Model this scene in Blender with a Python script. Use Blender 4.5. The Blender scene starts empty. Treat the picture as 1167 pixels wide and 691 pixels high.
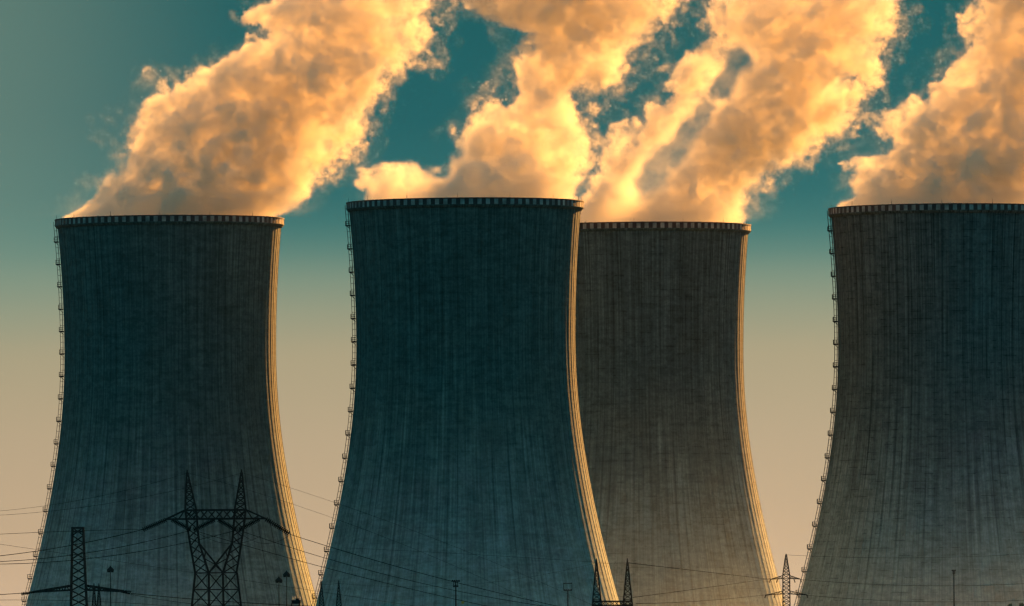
import bpy, bmesh, math, random
from mathutils import Vector, Matrix, Euler

random.seed(7)
R = math.radians
scene = bpy.context.scene
C = bpy.data.collections.new("power_station"); scene.collection.children.link(C)

# ------------------------------------------------------------------ camera
FPX = 12640.0            # focal length in photograph pixels (1167 px wide)
W0, H0 = 1167.0, 691.0
HORIZON = 730.0          # photograph row of the horizon (just under the frame)
CAM = Vector((0.0, 0.0, 8.0))
cd = bpy.data.cameras.new("camera"); cam = bpy.data.objects.new("camera", cd); C.objects.link(cam)
cd.sensor_width = 36.0; cd.lens = 36.0 * FPX / W0
cd.clip_start = 5.0; cd.clip_end = 80000.0
PITCH = math.atan((HORIZON - H0 / 2) / FPX)
ROLL = R(-0.40)
cam_rot = Matrix.Rotation(R(90) + PITCH, 3, 'X') @ Matrix.Rotation(ROLL, 3, 'Z')
cam.matrix_world = Matrix.Translation(CAM) @ cam_rot.to_4x4()
scene.camera = cam

def at(px, py, D):
    """The point of the world seen at pixel (px, py) of the photograph, D metres ahead."""
    d = cam_rot @ Vector(((px - W0 / 2) / FPX, -(py - H0 / 2) / FPX, -1.0))
    return CAM + d * (D / d.y)

# ------------------------------------------------------------------ light
SUN_AZ, SUN_EL = 25.5, 20.0       # degrees right of the view axis, above the horizon
EXPOSURE = 2.25
SUN_COLOR = (1.0, 0.43, 0.10)
ld = bpy.data.lights.new("sun", 'SUN'); sun = bpy.data.objects.new("sun", ld); C.objects.link(sun)
ld.energy = 5.0; ld.angle = R(0.5); ld.color = SUN_COLOR
to_sun = Vector((math.sin(R(SUN_AZ)) * math.cos(R(SUN_EL)), math.cos(R(SUN_AZ)) * math.cos(R(SUN_EL)), math.sin(R(SUN_EL))))
sun.rotation_euler = to_sun.to_track_quat('Z', 'Y').to_euler()
sun.location = (800, 1500, 900)

world = bpy.data.worlds.new("World"); scene.world = world; world.use_nodes = True
wt = world.node_tree; wt.nodes.clear()
def wn(t, **kw):
    n = wt.nodes.new(t)
    for k, v in kw.items(): setattr(n, k, v)
    return n
def s2l(c):
    return tuple((v / 255 / 12.92) if v / 255 <= 0.04045 else ((v / 255 + 0.055) / 1.055) ** 2.4 for v in c)
w_out = wn('ShaderNodeOutputWorld'); w_bg = wn('ShaderNodeBackground')
w_sky = wn('ShaderNodeTexSky', sky_type='NISHITA', sun_disc=False, sun_elevation=R(SUN_EL), sun_rotation=R(SUN_AZ), air_density=1.0, dust_density=1.0, ozone_density=1.0)
SKY_STRENGTH = 0.05
w_bg.inputs['Strength'].default_value = SKY_STRENGTH
w_tc = wn('ShaderNodeTexCoord'); w_sep = wn('ShaderNodeSeparateXYZ')
wt.links.new(w_tc.outputs['Generated'], w_sep.inputs[0])
# brightness of the Nishita sky, then the colour the air has at each height above the horizon
w_lum = wn('ShaderNodeRGBToBW'); wt.links.new(w_sky.outputs[0], w_lum.inputs[0])
SKY_ROWS = [(0.0, (210, 178, 147)), (0.0030, (202, 173, 142)), (0.0103, (188, 163, 132)), (0.0182, (178, 159, 129)),
            (0.0261, (165, 154, 124)), (0.0300, (142, 147, 123)), (0.0330, (118, 139, 121)), (0.0355, (86, 125, 115)), (0.0375, (66, 115, 110)),
            (0.0400, (50, 105, 104)), (0.0470, (36, 94, 96)), (0.0580, (31, 90, 92)), (0.10, (20, 92, 98)), (0.5, (3, 142, 166)), (1.0, (3, 148, 174))]
COOL_SKY = (2, 161, 184)      # the clear sky away from the sun
w_map = wn('ShaderNodeMath', operation='POWER'); w_map.inputs[1].default_value = 0.4
w_mx = wn('ShaderNodeMath', operation='MAXIMUM'); w_mx.inputs[1].default_value = 0.0
wt.links.new(w_sep.outputs['Z'], w_mx.inputs[0]); wt.links.new(w_mx.outputs[0], w_map.inputs[0])
w_ramp = wn('ShaderNodeValToRGB'); el = w_ramp.color_ramp.elements
while len(el) > 1: el.remove(el[-1])
for i, (z, c) in enumerate(SKY_ROWS):
    e = el[0] if i == 0 else el.new(z ** 0.4)
    e.position = z ** 0.4; e.color = (*s2l(c), 1)
wt.links.new(w_map.outputs[0], w_ramp.inputs[0])
# the sky away from the sun is thinner and paler
w_az = wn('ShaderNodeMapRange', interpolation_type='SMOOTHSTEP')
wt.links.new(w_sep.outputs['X'], w_az.inputs['Value'])
w_az.inputs['From Min'].default_value = -0.019; w_az.inputs['From Max'].default_value = -0.052
w_az.inputs['To Min'].default_value = 0.0; w_az.inputs['To Max'].default_value = 0.42
w_mix = wn('ShaderNodeMixRGB'); w_mix.inputs[2].default_value = (*s2l((134, 152, 132)), 1)
w_lim = wn('ShaderNodeMapRange'); wt.links.new(w_sep.outputs['Z'], w_lim.inputs['Value'])
w_lim.inputs['From Min'].default_value = 0.2; w_lim.inputs['From Max'].default_value = 0.08
w_mm = wn('ShaderNodeMath', operation='MULTIPLY')
w_lo = wn('ShaderNodeMapRange', interpolation_type='SMOOTHSTEP'); wt.links.new(w_sep.outputs['Z'], w_lo.inputs['Value'])
w_lo.inputs['From Min'].default_value = 0.020; w_lo.inputs['From Max'].default_value = 0.040
w_m2 = wn('ShaderNodeMath', operation='MULTIPLY')
wt.links.new(w_lim.outputs[0], w_m2.inputs[0]); wt.links.new(w_lo.outputs[0], w_m2.inputs[1])
wt.links.new(w_az.outputs[0], w_mm.inputs[0]); wt.links.new(w_m2.outputs[0], w_mm.inputs[1])
# the warm band along the horizon lies only on the sun's side of the sky
w_side = wn('ShaderNodeMapRange', interpolation_type='SMOOTHSTEP'); wt.links.new(w_sep.outputs['Y'], w_side.inputs['Value'])
w_side.inputs['From Min'].default_value = 0.55; w_side.inputs['From Max'].default_value = 0.97
w_cool = wn('ShaderNodeMixRGB'); w_cool.inputs[1].default_value = (*s2l(COOL_SKY), 1)
wt.links.new(w_side.outputs[0], w_cool.inputs[0]); wt.links.new(w_ramp.outputs[0], w_cool.inputs[2])
wt.links.new(w_mm.outputs[0], w_mix.inputs[0]); wt.links.new(w_cool.outputs[0], w_mix.inputs[1])
# soften the Nishita brightness so its glow only modulates
w_pow = wn('ShaderNodeMath', operation='POWER'); w_pow.inputs[1].default_value = 0.25
wt.links.new(w_lum.outputs[0], w_pow.inputs[0])
SKY_GAIN = 1.0 / (SKY_STRENGTH * 2 ** EXPOSURE)
w_g = wn('ShaderNodeMath', operation='MULTIPLY'); w_g.inputs[1].default_value = SKY_GAIN * 0.575
wt.links.new(w_pow.outputs[0], w_g.inputs[0])
w_vm = wn('ShaderNodeVectorMath', operation='SCALE')
wt.links.new(w_mix.outputs[0], w_vm.inputs[0]); wt.links.new(w_g.outputs[0], w_vm.inputs['Scale'])
wt.links.new(w_vm.outputs[0], w_bg.inputs['Color']); wt.links.new(w_bg.outputs[0], w_out.inputs[0])

vs = scene.view_settings
vs.view_transform = 'Standard'; vs.look = 'None'; vs.exposure = EXPOSURE; vs.gamma = 1.0; vs.use_curve_mapping = False
cy = scene.cycles
cy.use_denoising = True
try: cy.denoiser = 'OPENIMAGEDENOISE'
except Exception: pass
cy.max_bounces = 14; cy.diffuse_bounces = 3; cy.glossy_bounces = 2; cy.volume_bounces = 10; cy.transparent_max_bounces = 64
cy.volume_step_rate = 2.2; cy.volume_max_steps = 400
cy.use_adaptive_sampling = True; cy.adaptive_threshold = 0.03
cy.sample_clamp_indirect = 6.0
cy.filter_width = 1.4 if hasattr(cy, 'filter_width') else 1.5

# ------------------------------------------------------------------ helpers
def tag(o, label=None, cat=None, group=None, kind=None):
    if label: o['label'] = label
    if cat: o['category'] = cat
    if group: o['group'] = group
    if kind: o['kind'] = kind
    return o

def empty(name, loc=(0, 0, 0), rz=0.0):
    o = bpy.data.objects.new(name, None); C.objects.link(o)
    o.empty_display_size = 2.0
    o.location = loc; o.rotation_euler = (0, 0, rz)
    return o

class MB:
    """collects bars, boxes and lathed shapes; build() links them as one mesh object"""
    def __init__(s): s.v = []; s.f = []; s.mi = []
    def face(s, f, m=0): s.f.append(f); s.mi.append(m)
    def bar(s, a, b, w, h=None, m=0, w2=None):
        a = Vector(a); b = Vector(b); h = h or w
        d = (b - a)
        if d.length < 1e-6: return
        d.normalize()
        up = Vector((0, 0, 1)) if abs(d.z) < 0.9 else Vector((0, 1, 0))
        x = d.cross(up).normalized(); y = x.cross(d)
        k = (w2 / w) if w2 else 1.0
        n = len(s.v)
        for p, q in ((a, 1.0), (b, k)):
            for sx, sy in ((-1, -1), (1, -1), (1, 1), (-1, 1)):
                s.v.append(p + x * (sx * w * q / 2) + y * (sy * h * q / 2))
        for i in range(4):
            j = (i + 1) % 4; s.face((n + i, n + j, n + 4 + j, n + 4 + i), m)
        s.face((n + 3, n + 2, n + 1, n), m); s.face((n + 4, n + 5, n + 6, n + 7), m)
    def box(s, c, size, m=0):
        c = Vector(c); n = len(s.v)
        for z in (-1, 1):
            for x, y in ((-1, -1), (1, -1), (1, 1), (-1, 1)):
                s.v.append(c + Vector((x * size[0] / 2, y * size[1] / 2, z * size[2] / 2)))
        for i in range(4):
            j = (i + 1) % 4; s.face((n + i, n + j, n + 4 + j, n + 4 + i), m)
        s.face((n + 3, n + 2, n + 1, n), m); s.face((n + 4, n + 5, n + 6, n + 7), m)
    def lathe(s, prof, seg=16, c=(0, 0, 0), m=0):
        c = Vector(c); n = len(s.v)
        for r, z in prof:
            for k in range(seg):
                a = 2 * math.pi * k / seg
                s.v.append(c + Vector((r * math.cos(a), r * math.sin(a), z)))
        for i in range(len(prof) - 1):
            for k in range(seg):
                j = (k + 1) % seg
                s.face((n + i * seg + k, n + i * seg + j, n + (i + 1) * seg + j, n + (i + 1) * seg + k), m)
        s.face(tuple(n + k for k in reversed(range(seg))), m)
        s.face(tuple(n + (len(prof) - 1) * seg + k for k in range(seg)), m)
    def tube(s, pts, r, seg=5, m=0):
        n = len(s.v); N = len(pts)
        for i, p in enumerate(pts):
            d = (pts[min(i + 1, N - 1)] - pts[max(i - 1, 0)]).normalized()
            up = Vector((0, 0, 1)) if abs(d.z) < 0.9 else Vector((0, 1, 0))
            x = d.cross(up).normalized(); y = x.cross(d)
            for k in range(seg):
                a = 2 * math.pi * k / seg
                s.v.append(p + x * (r * math.cos(a)) + y * (r * math.sin(a)))
        for i in range(N - 1):
            for k in range(seg):
                j = (k + 1) % seg
                s.face((n + i * seg + k, n + i * seg + j, n + (i + 1) * seg + j, n + (i + 1) * seg + k), m)
    def build(s, name, mats, parent=None, smooth=False):
        me = bpy.data.meshes.new(name)
        me.from_pydata([tuple(v) for v in s.v], [], s.f)
        me.polygons.foreach_set('material_index', s.mi)
        if smooth: me.polygons.foreach_set('use_smooth', [True] * len(s.f))
        me.update()
        if not isinstance(mats, (list, tuple)): mats = [mats]
        for m in mats: me.materials.append(m)
        o = bpy.data.objects.new(name, me); C.objects.link(o)
        if parent: o.parent = parent
        return o

def children(o): return [c for c in C.objects if c.parent == o]
def copy_tree(o, parent=None):
    c = o.copy(); C.objects.link(c); c.parent = parent
    for ch in children(o): copy_tree(ch, c)
    return c

# ------------------------------------------------------------------ materials
def mat(name, col, rough=0.8, metal=0.0, noise=0.25, scale=0.6):
    m = bpy.data.materials.new(name); m.use_nodes = True
    nt = m.node_tree; b = nt.nodes['Principled BSDF']
    b.inputs['Roughness'].default_value = rough; b.inputs['Metallic'].default_value = metal
    tc = nt.nodes.new('ShaderNodeTexCoord'); nz = nt.nodes.new('ShaderNodeTexNoise')
    nz.inputs['Scale'].default_value = scale; nz.inputs['Detail'].default_value = 4
    nt.links.new(tc.outputs['Object'], nz.inputs['Vector'])
    rp = nt.nodes.new('ShaderNodeValToRGB')
    rp.color_ramp.elements[0].position = 0.3; rp.color_ramp.elements[1].position = 0.7
    rp.color_ramp.elements[0].color = (*[c * (1 - noise) for c in col], 1)
    rp.color_ramp.elements[1].color = (*[min(1, c * (1 + noise)) for c in col], 1)
    nt.links.new(nz.outputs[0], rp.inputs[0]); nt.links.new(rp.outputs[0], b.inputs['Base Color'])
    return m

M_STEEL = mat('weathered_steel', (0.026, 0.026, 0.027), 0.7, 0.0, 0.3, 1.5)
M_WIRE = mat('conductor', (0.004, 0.004, 0.004), 1.0)
M_INS = mat('insulator', (0.010, 0.009, 0.009), 0.9)
M_PALE = mat('pale_porcelain', (0.55, 0.52, 0.48), 0.5)
M_GALV = mat('galvanised', (0.014, 0.014, 0.014), 0.6, 0.0, 0.2, 1.0)
for _m in (M_WIRE, M_STEEL, M_INS, M_GALV): _m.node_tree.nodes['Principled BSDF'].inputs['Specular IOR Level'].default_value = 0.0
M_RED = mat('dark_red_paint', (0.04, 0.022, 0.022), 0.7, 0, 0.6, 0.3)
M_WHITE = mat('white_paint', (0.24, 0.235, 0.23), 0.8, 0, 0.55, 0.28)
M_SOIL = mat('field', (0.010, 0.026, 0.022), 0.95, 0, 0.4, 0.004)
M_TRUNK = mat('bark', (0.06, 0.045, 0.03), 0.9)
M_LEAF = mat('leaves', (0.05, 0.07, 0.03), 0.8, 0, 0.5, 0.8)
M_YLEAF = mat('yellow_leaves', (0.30, 0.24, 0.04), 0.8, 0, 0.6, 0.8)

def concrete():
    m = bpy.data.materials.new('tower_concrete'); m.use_nodes = True
    nt = m.node_tree; N = nt.nodes; L = nt.links
    b = N['Principled BSDF']; b.inputs['Roughness'].default_value = 0.9
    b.inputs['Specular IOR Level'].default_value = 0.15
    def n(t, **kw):
        k = N.new(t)
        for a, v in kw.items(): setattr(k, a, v)
        return k
    def mth(op, a, bb=None, clamp=False):
        k = n('ShaderNodeMath', operation=op, use_clamp=clamp)
        for i, v in enumerate((a, bb)):
            if v is None: continue
            if hasattr(v, 'links'): L.new(v, k.inputs[i])
            else: k.inputs[i].default_value = v
        return k.outputs[0]
    def mr(v, a, bb, c, d, sm=True):
        k = n('ShaderNodeMapRange', interpolation_type='SMOOTHSTEP' if sm else 'LINEAR')
        L.new(v, k.inputs['Value'])
        for nm, q in (('From Min', a), ('From Max', bb), ('To Min', c), ('To Max', d)): k.inputs[nm].default_value = q
        return k.outputs[0]
    tc = n('ShaderNodeTexCoord'); oi = n('ShaderNodeObjectInfo')
    sp = n('ShaderNodeSeparateXYZ'); L.new(tc.outputs['Object'], sp.inputs[0])
    z = sp.outputs['Z']
    ang = mth('ARCTAN2', sp.outputs['Y'], sp.outputs['X'])
    off = mth('MULTIPLY', oi.outputs['Random'], 300.0)
    def tex(sa, sz, detail, rough=0.55):
        cx = mth('MULTIPLY', mth('COSINE', ang), sa); sn = mth('MULTIPLY', mth('SINE', ang), sa)
        cb = n('ShaderNodeCombineXYZ'); L.new(mth('ADD', cx, off), cb.inputs[0]); L.new(sn, cb.inputs[1])
        L.new(mth('MULTIPLY', z, sz), cb.inputs[2])
        t = n('ShaderNodeTexNoise'); t.inputs['Scale'].default_value = 1.0
        t.inputs['Detail'].default_value = detail; t.inputs['Roughness'].default_value = rough
        L.new(cb.outputs[0], t.inputs['Vector'])
        return t.outputs[0]
    streak = tex(34.0, 0.018, 4, 0.6)       # rain streaks running down the shell
    streak2 = tex(90.0, 0.03, 3, 0.6)
    patch = tex(5.0, 0.035, 5, 0.6)         # broad blotches
    lift = tex(3.0, 0.8, 2, 0.5)            # pour lifts: rings of slightly different concrete
    fine = tex(45.0, 1.0, 4, 0.6)
    # dark tongues from the rim: part staining, part painted-in fade to the hazy foot
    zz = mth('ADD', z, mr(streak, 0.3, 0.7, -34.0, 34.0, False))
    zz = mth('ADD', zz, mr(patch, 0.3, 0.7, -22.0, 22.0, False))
    stain_haze_fade = mr(zz, 5.0, 95.0, 0.0, 1.0)
    v = mr(streak, 0.32, 0.68, 0.80, 1.14)
    v = mth('MULTIPLY', v, mr(streak2, 0.3, 0.7, 0.80, 1.16))
    v = mth('MULTIPLY', v, mr(patch, 0.3, 0.7, 0.90, 1.08))
    v = mth('MULTIPLY', v, mr(lift, 0.3, 0.7, 0.92, 1.07))
    band = tex(9.0, 0.42, 4, 0.65)         # uneven bands where one pour met the next
    v = mth('MULTIPLY', v, mr(band, 0.34, 0.62, 0.80, 1.10))
    v = mth('MULTIPLY', v, mr(fine, 0.3, 0.7, 0.85, 1.13))
    # darker lines along the meridional ribs, varied with the streaks
    rf = mth('FRACT', mth('ADD', mth('MULTIPLY', ang, 88 / (2 * math.pi)), 0.5))
    rd = mth('ABSOLUTE', mth('SUBTRACT', rf, 0.5))
    v = mth('MULTIPLY', v, mth('SUBTRACT', 1.0, mth('MULTIPLY', mr(rd, 0.05, 0.16, 1.0, 0.0), mr(streak, 0.35, 0.65, 0.0, 0.26))))
    # thin dark construction joints every 2.6 m, broken up
    fr = mth('FRACT', mth('DIVIDE', z, 2.6))
    jn = mth('MULTIPLY', mth('LESS_THAN', fr, 0.07), mth('MULTIPLY', mr(band, 0.52, 0.40, 0.0, 1.0), mth('MULTIPLY', oi.outputs['Alpha'], 0.6)))
    v = mth('MULTIPLY', v, mth('SUBTRACT', 1.0, jn))
    runs = mth('MULTIPLY', mr(tex(52.0, 0.010, 4, 0.7), 0.50, 0.60, 0.0, 1.0), mr(mth('ADD', z, mr(tex(40.0, 0.002, 2), 0.3, 0.7, -45.0, 45.0, False)), 75.0, 125.0, 0.0, 1.0))
    v = mth('MULTIPLY', v, mth('SUBTRACT', 1.0, mth('MULTIPLY', runs, mth('MULTIPLY', oi.outputs['Alpha'], 0.5))))
    v = mth('MULTIPLY', v, mth('SUBTRACT', 1.0, mth('MULTIPLY', stain_haze_fade, 0.66)))
    vv = n('ShaderNodeVectorMath', operation='SCALE')
    rgb = n('ShaderNodeMixRGB', blend_type='MULTIPLY'); rgb.inputs[0].default_value = 1.0
    rgb.inputs[1].default_value = (0.385, 0.367, 0.34, 1)
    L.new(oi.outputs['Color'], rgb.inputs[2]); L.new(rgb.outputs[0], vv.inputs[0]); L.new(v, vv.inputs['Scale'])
    L.new(vv.outputs[0], b.inputs['Base Color'])
    bp = n('ShaderNodeBump'); bp.inputs['Strength'].default_value = 0.35; bp.inputs['Distance'].default_value = 0.25
    L.new(mth('ADD', fine, lift), bp.inputs['Height']); L.new(bp.outputs[0], b.inputs['Normal'])
    return m
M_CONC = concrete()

# ------------------------------------------------------------------ haze
def air(name, density, c, size, label):
    mb = MB(); mb.box(c, size)
    m = bpy.data.materials.new(name); m.use_nodes = True
    nt = m.node_tree; nt.nodes.remove(nt.nodes['Principled BSDF'])
    pv = nt.nodes.new('ShaderNodeVolumePrincipled')
    pv.inputs['Density'].default_value = density
    pv.inputs['Color'].default_value = (0.70, 0.88, 1.0, 1)
    pv.inputs['Anisotropy'].default_value = 0.2
    pv.inputs['Density Attribute'].default_value = ''
    nt.links.new(pv.outputs[0], nt.nodes['Material Output'].inputs['Volume'])
    return tag(mb.build(name, m), label, 'haze' if name == 'haze' else 'mist', kind='stuff')
HAZE = 1e-7
MIST = 2.7e-3; MIST_H = 19.0; MIST_NEAR = 0.017; MIST_FORE = 0.30

# ------------------------------------------------------------------ ground
def ground():
    mb = MB(); n = 60; S = 60000.0
    xs = [-S + 2 * S * i / n for i in range(n + 1)]
    ys = [-2000 + 62000 * j / n for j in range(n + 1)]
    for y in ys:
        for x in xs: mb.v.append(Vector((x, y, 0.0)))
    for j in range(n):
        for i in range(n):
            a = j * (n + 1) + i; mb.face((a, a + 1, a + n + 2, a + n + 1))
    return tag(mb.build('ground', M_SOIL), 'dry field below the bottom edge of the picture', 'ground', kind='structure')
ground()

# ------------------------------------------------------------------ cooling towers
HT = 160.0                        # ground to rim
def shell_r(z):
    zt, rt = 112.0, 37.9
    c = 95.0 if z < zt else 132.0
    return rt * math.sqrt(1 + ((z - zt) / c) ** 2)
NR = 88
SHELL_TOP = HT - 2.3
def make_tower():
    t = empty('cooling_tower')
    # shell: ribbed outside, smooth inside
    mb = MB()
    da = 2 * math.pi / NR; ribw = 0.20
    zs = [0.0] + [SHELL_TOP * i / 78 for i in range(1, 79)]
    ring = NR * 4
    for z in zs:
        r = shell_r(z); hw = ribw / r
        for k in range(NR):
            a = k * da
            for da_, rr in ((-hw * 1.15, r), (-hw, r + 0.09), (hw, r + 0.09), (hw * 1.15, r)):
                mb.v.append(Vector((rr * math.cos(a + da_), rr * math.sin(a + da_), z)))
    for i in range(len(zs) - 1):
        for q in range(ring):
            p = (q + 1) % ring
            mb.face((i * ring + q, i * ring + p, (i + 1) * ring + p, (i + 1) * ring + q))
    n0 = len(mb.v); m = 132
    for z in zs:
        r = shell_r(z) - 0.8
        for k in range(m):
            a = 2 * math.pi * k / m; mb.v.append(Vector((r * math.cos(a), r * math.sin(a), z)))
    for i in range(len(zs) - 1):
        for q in range(m):
            p = (q + 1) % m
            mb.face((n0 + i * m + p, n0 + i * m + q, n0 + (i + 1) * m + q, n0 + (i + 1) * m + p))
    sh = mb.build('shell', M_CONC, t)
    # cornice with a walkway ledge under the painted band
    rt = shell_r(SHELL_TOP)
    mb = MB(); seg = NR * 2
    prof = [(rt - 0.8, SHELL_TOP + 0.02), (rt - 0.8, SHELL_TOP - 0.9), (rt + 0.33, SHELL_TOP - 0.9), (rt + 1.05, SHELL_TOP - 0.1), (rt + 1.05, SHELL_TOP + 0.02)]
    for r, z in prof:
        for k in range(seg):
            a = 2 * math.pi * k / seg; mb.v.append(Vector((r * math.cos(a), r * math.sin(a), z)))
    for i in range(len(prof)):
        j = (i + 1) % len(prof)
        for k in range(seg):
            l = (k + 1) % seg
            mb.face((i * seg + k, i * seg + l, j * seg + l, j * seg + k))
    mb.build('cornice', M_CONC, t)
    # painted parapet band: alternating pale and dark fields, a real upstand with thickness
    mb = MB(); ro, ri, z0, z1 = rt + 0.95, rt + 0.55, SHELL_TOP + 0.03, HT
    for k in range(seg):
        a0 = 2 * math.pi * k / seg; a1 = 2 * math.pi * (k + 1) / seg
        n = len(mb.v); r_out = ro if k % 2 else ro + 0.06
        for a in (a0, a1):
            for r, z in ((ri, z0), (r_out, z0), (r_out, z1 - 0.35), (ri, z1 - 0.35)):
                mb.v.append(Vector((r * math.cos(a), r * math.sin(a), z)))
        mm = k % 2
        mb.face((n + 1, n + 5, n + 6, n + 2), mm); mb.face((n + 4, n, n + 3, n + 7), mm); mb.face((n + 2, n + 6, n + 7, n + 3), 0)
        mb.face((n, n + 1, n + 2, n + 3), 0); mb.face((n + 4, n + 7, n + 6, n + 5), 0)
    mb.build('rim_band', [M_RED, M_WHITE], t)
    mb = MB(); rr = rt + 0.78                      # coping on top of the band
    for k in range(seg):
        a0 = 2 * math.pi * k / seg; a1 = 2 * math.pi * (k + 1) / seg
        mb.bar((rr * math.cos(a0), rr * math.sin(a0), z1 - 0.17), (rr * math.cos(a1), rr * math.sin(a1), z1 - 0.17), 0.75, 0.34)
    mb.build('coping', M_RED, t)
    # lightning rods
    for k in range(14):
        a = 2 * math.pi * (k + 0.37) / 14
        mb = MB(); mb.bar((rr * math.cos(a), rr * math.sin(a), HT - 0.01), (rr * math.cos(a), rr * math.sin(a), HT + 1.7), 0.13, w2=0.05)
        mb.build('lightning_rod', M_STEEL, t)
    # caged ladder with rest platforms up the left flank
    a = R(183.0); ux = Vector((math.cos(a), math.sin(a), 0)); tx = Vector((-math.sin(a), math.cos(a), 0))
    mb = MB(); step = 2.0; z = 4.0
    def lp(z, out, side): return ux * (shell_r(min(z, SHELL_TOP)) + out) + tx * side + Vector((0, 0, z))
    while z < HT - 1.0:
        z2 = min(z + step, HT - 0.8)
        extra = 1.2 if z2 > SHELL_TOP - 6 else 0.0
        for sd in (-0.45, 0.45):
            mb.bar(lp(z, 0.55, sd), lp(z2, 0.55, sd), 0.2)
        for sd in (-0.5, 0.0, 0.5):
            mb.bar(lp(z, 1.45, sd), lp(z2, 1.45, sd), 0.15)
        for q in range(4): mb.bar(lp(z + q * 0.5, 0.55, -0.45), lp(z + q * 0.5, 0.55, 0.45), 0.06)
        pts = [lp(z, 0.55, -0.45), lp(z, 1.1, -0.62), lp(z, 1.45, -0.4), lp(z, 1.45, 0.4), lp(z, 1.1, 0.62), lp(z, 0.55, 0.45)]
        for p, q in zip(pts, pts[1:]): mb.bar(p, q, 0.10)
        mb.bar(lp(z, 0.0, 0.0), lp(z, 0.6, 0.0), 0.12)
        z += step
    mb.build('ladder', M_STEEL, t)
    zp = HT - 8.0
    while zp > 12:
        mb = MB(); o = 1.85
        for q in range(6):
            s0 = -1.1 + 2.2 * q / 5
            mb.bar(lp(zp, 0.2, s0), lp(zp, o, s0), 0.46, 0.4)
        for s0 in (-1.1, 1.1):
            mb.bar(lp(zp, o, s0), lp(zp, o, s0) + Vector((0, 0, 1.6)), 0.2)
            mb.bar(lp(zp, 0.9, s0), lp(zp, 0.9, s0) + Vector((0, 0, 1.6)), 0.10)
            mb.bar(lp(zp, 0.3, s0) + Vector((0, 0, 1.55)), lp(zp, o, s0) + Vector((0, 0, 1.55)), 0.12)
            mb.bar(lp(zp, 0.3, s0) + Vector((0, 0, 0.8)), lp(zp, o, s0) + Vector((0, 0, 0.8)), 0.08)
            mb.bar(lp(zp, 0.2, s0) + Vector((0, 0, -1.2)), lp(zp, o * 0.8, s0), 0.12)
        for hz in (1.55, 0.8): mb.bar(lp(zp, o, -1.1) + Vector((0, 0, hz)), lp(zp, o, 1.1) + Vector((0, 0, hz)), 0.16)
        mb.build('platform', M_STEEL, t)
        zp -= 8.05
    return t

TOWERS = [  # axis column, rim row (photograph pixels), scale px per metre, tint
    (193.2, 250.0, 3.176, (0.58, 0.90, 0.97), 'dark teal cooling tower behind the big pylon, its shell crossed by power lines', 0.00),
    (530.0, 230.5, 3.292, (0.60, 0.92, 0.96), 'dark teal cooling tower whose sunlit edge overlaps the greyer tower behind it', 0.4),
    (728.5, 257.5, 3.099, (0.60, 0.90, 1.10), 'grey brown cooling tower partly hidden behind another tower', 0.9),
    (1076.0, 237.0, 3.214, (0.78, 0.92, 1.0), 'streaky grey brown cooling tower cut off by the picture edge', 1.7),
]
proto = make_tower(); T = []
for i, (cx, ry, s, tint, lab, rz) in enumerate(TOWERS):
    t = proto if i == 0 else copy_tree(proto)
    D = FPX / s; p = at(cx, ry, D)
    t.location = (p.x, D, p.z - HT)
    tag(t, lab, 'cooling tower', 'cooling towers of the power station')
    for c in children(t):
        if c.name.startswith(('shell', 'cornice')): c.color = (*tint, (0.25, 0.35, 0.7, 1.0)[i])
    T.append((t, Vector((p.x, D, p.z)), s))

# ------------------------------------------------------------------ steam plumes
def steam_materials():
    m = bpy.data.materials.new('steam'); m.use_nodes = True
    nt = m.node_tree; nt.nodes.remove(nt.nodes['Principled BSDF'])
    pv = nt.nodes.new('ShaderNodeVolumePrincipled')
    pv.inputs['Density'].default_value = STEAM_DENSITY
    pv.inputs['Color'].default_value = STEAM_COLOR
    pv.inputs['Anisotropy'].default_value = STEAM_G
    nt.links.new(pv.outputs[0], nt.nodes['Material Output'].inputs['Volume'])
    v = bpy.data.materials.new('steam_veil'); v.use_nodes = True
    nt = v.node_tree; nt.nodes.remove(nt.nodes['Principled BSDF'])
    tr = nt.nodes.new('ShaderNodeBsdfTransparent'); tl = nt.nodes.new('ShaderNodeBsdfTranslucent')
    tl.inputs[0].default_value = (0.9, 0.9, 0.9, 1)
    mx = nt.nodes.new('ShaderNodeMixShader'); mx.inputs[0].default_value = 0.02
    nt.links.new(tr.outputs[0], mx.inputs[1]); nt.links.new(tl.outputs[0], mx.inputs[2])
    nt.links.new(mx.outputs[0], nt.nodes['Material Output'].inputs['Surface'])
    return m, v
STEAM_DENSITY = 0.145
STEAM_COLOR = (0.915, 0.87, 0.78, 1)
STEAM_G = 0.12
VOXEL = 0.62
M_STEAM, M_VEIL = steam_materials()

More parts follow.
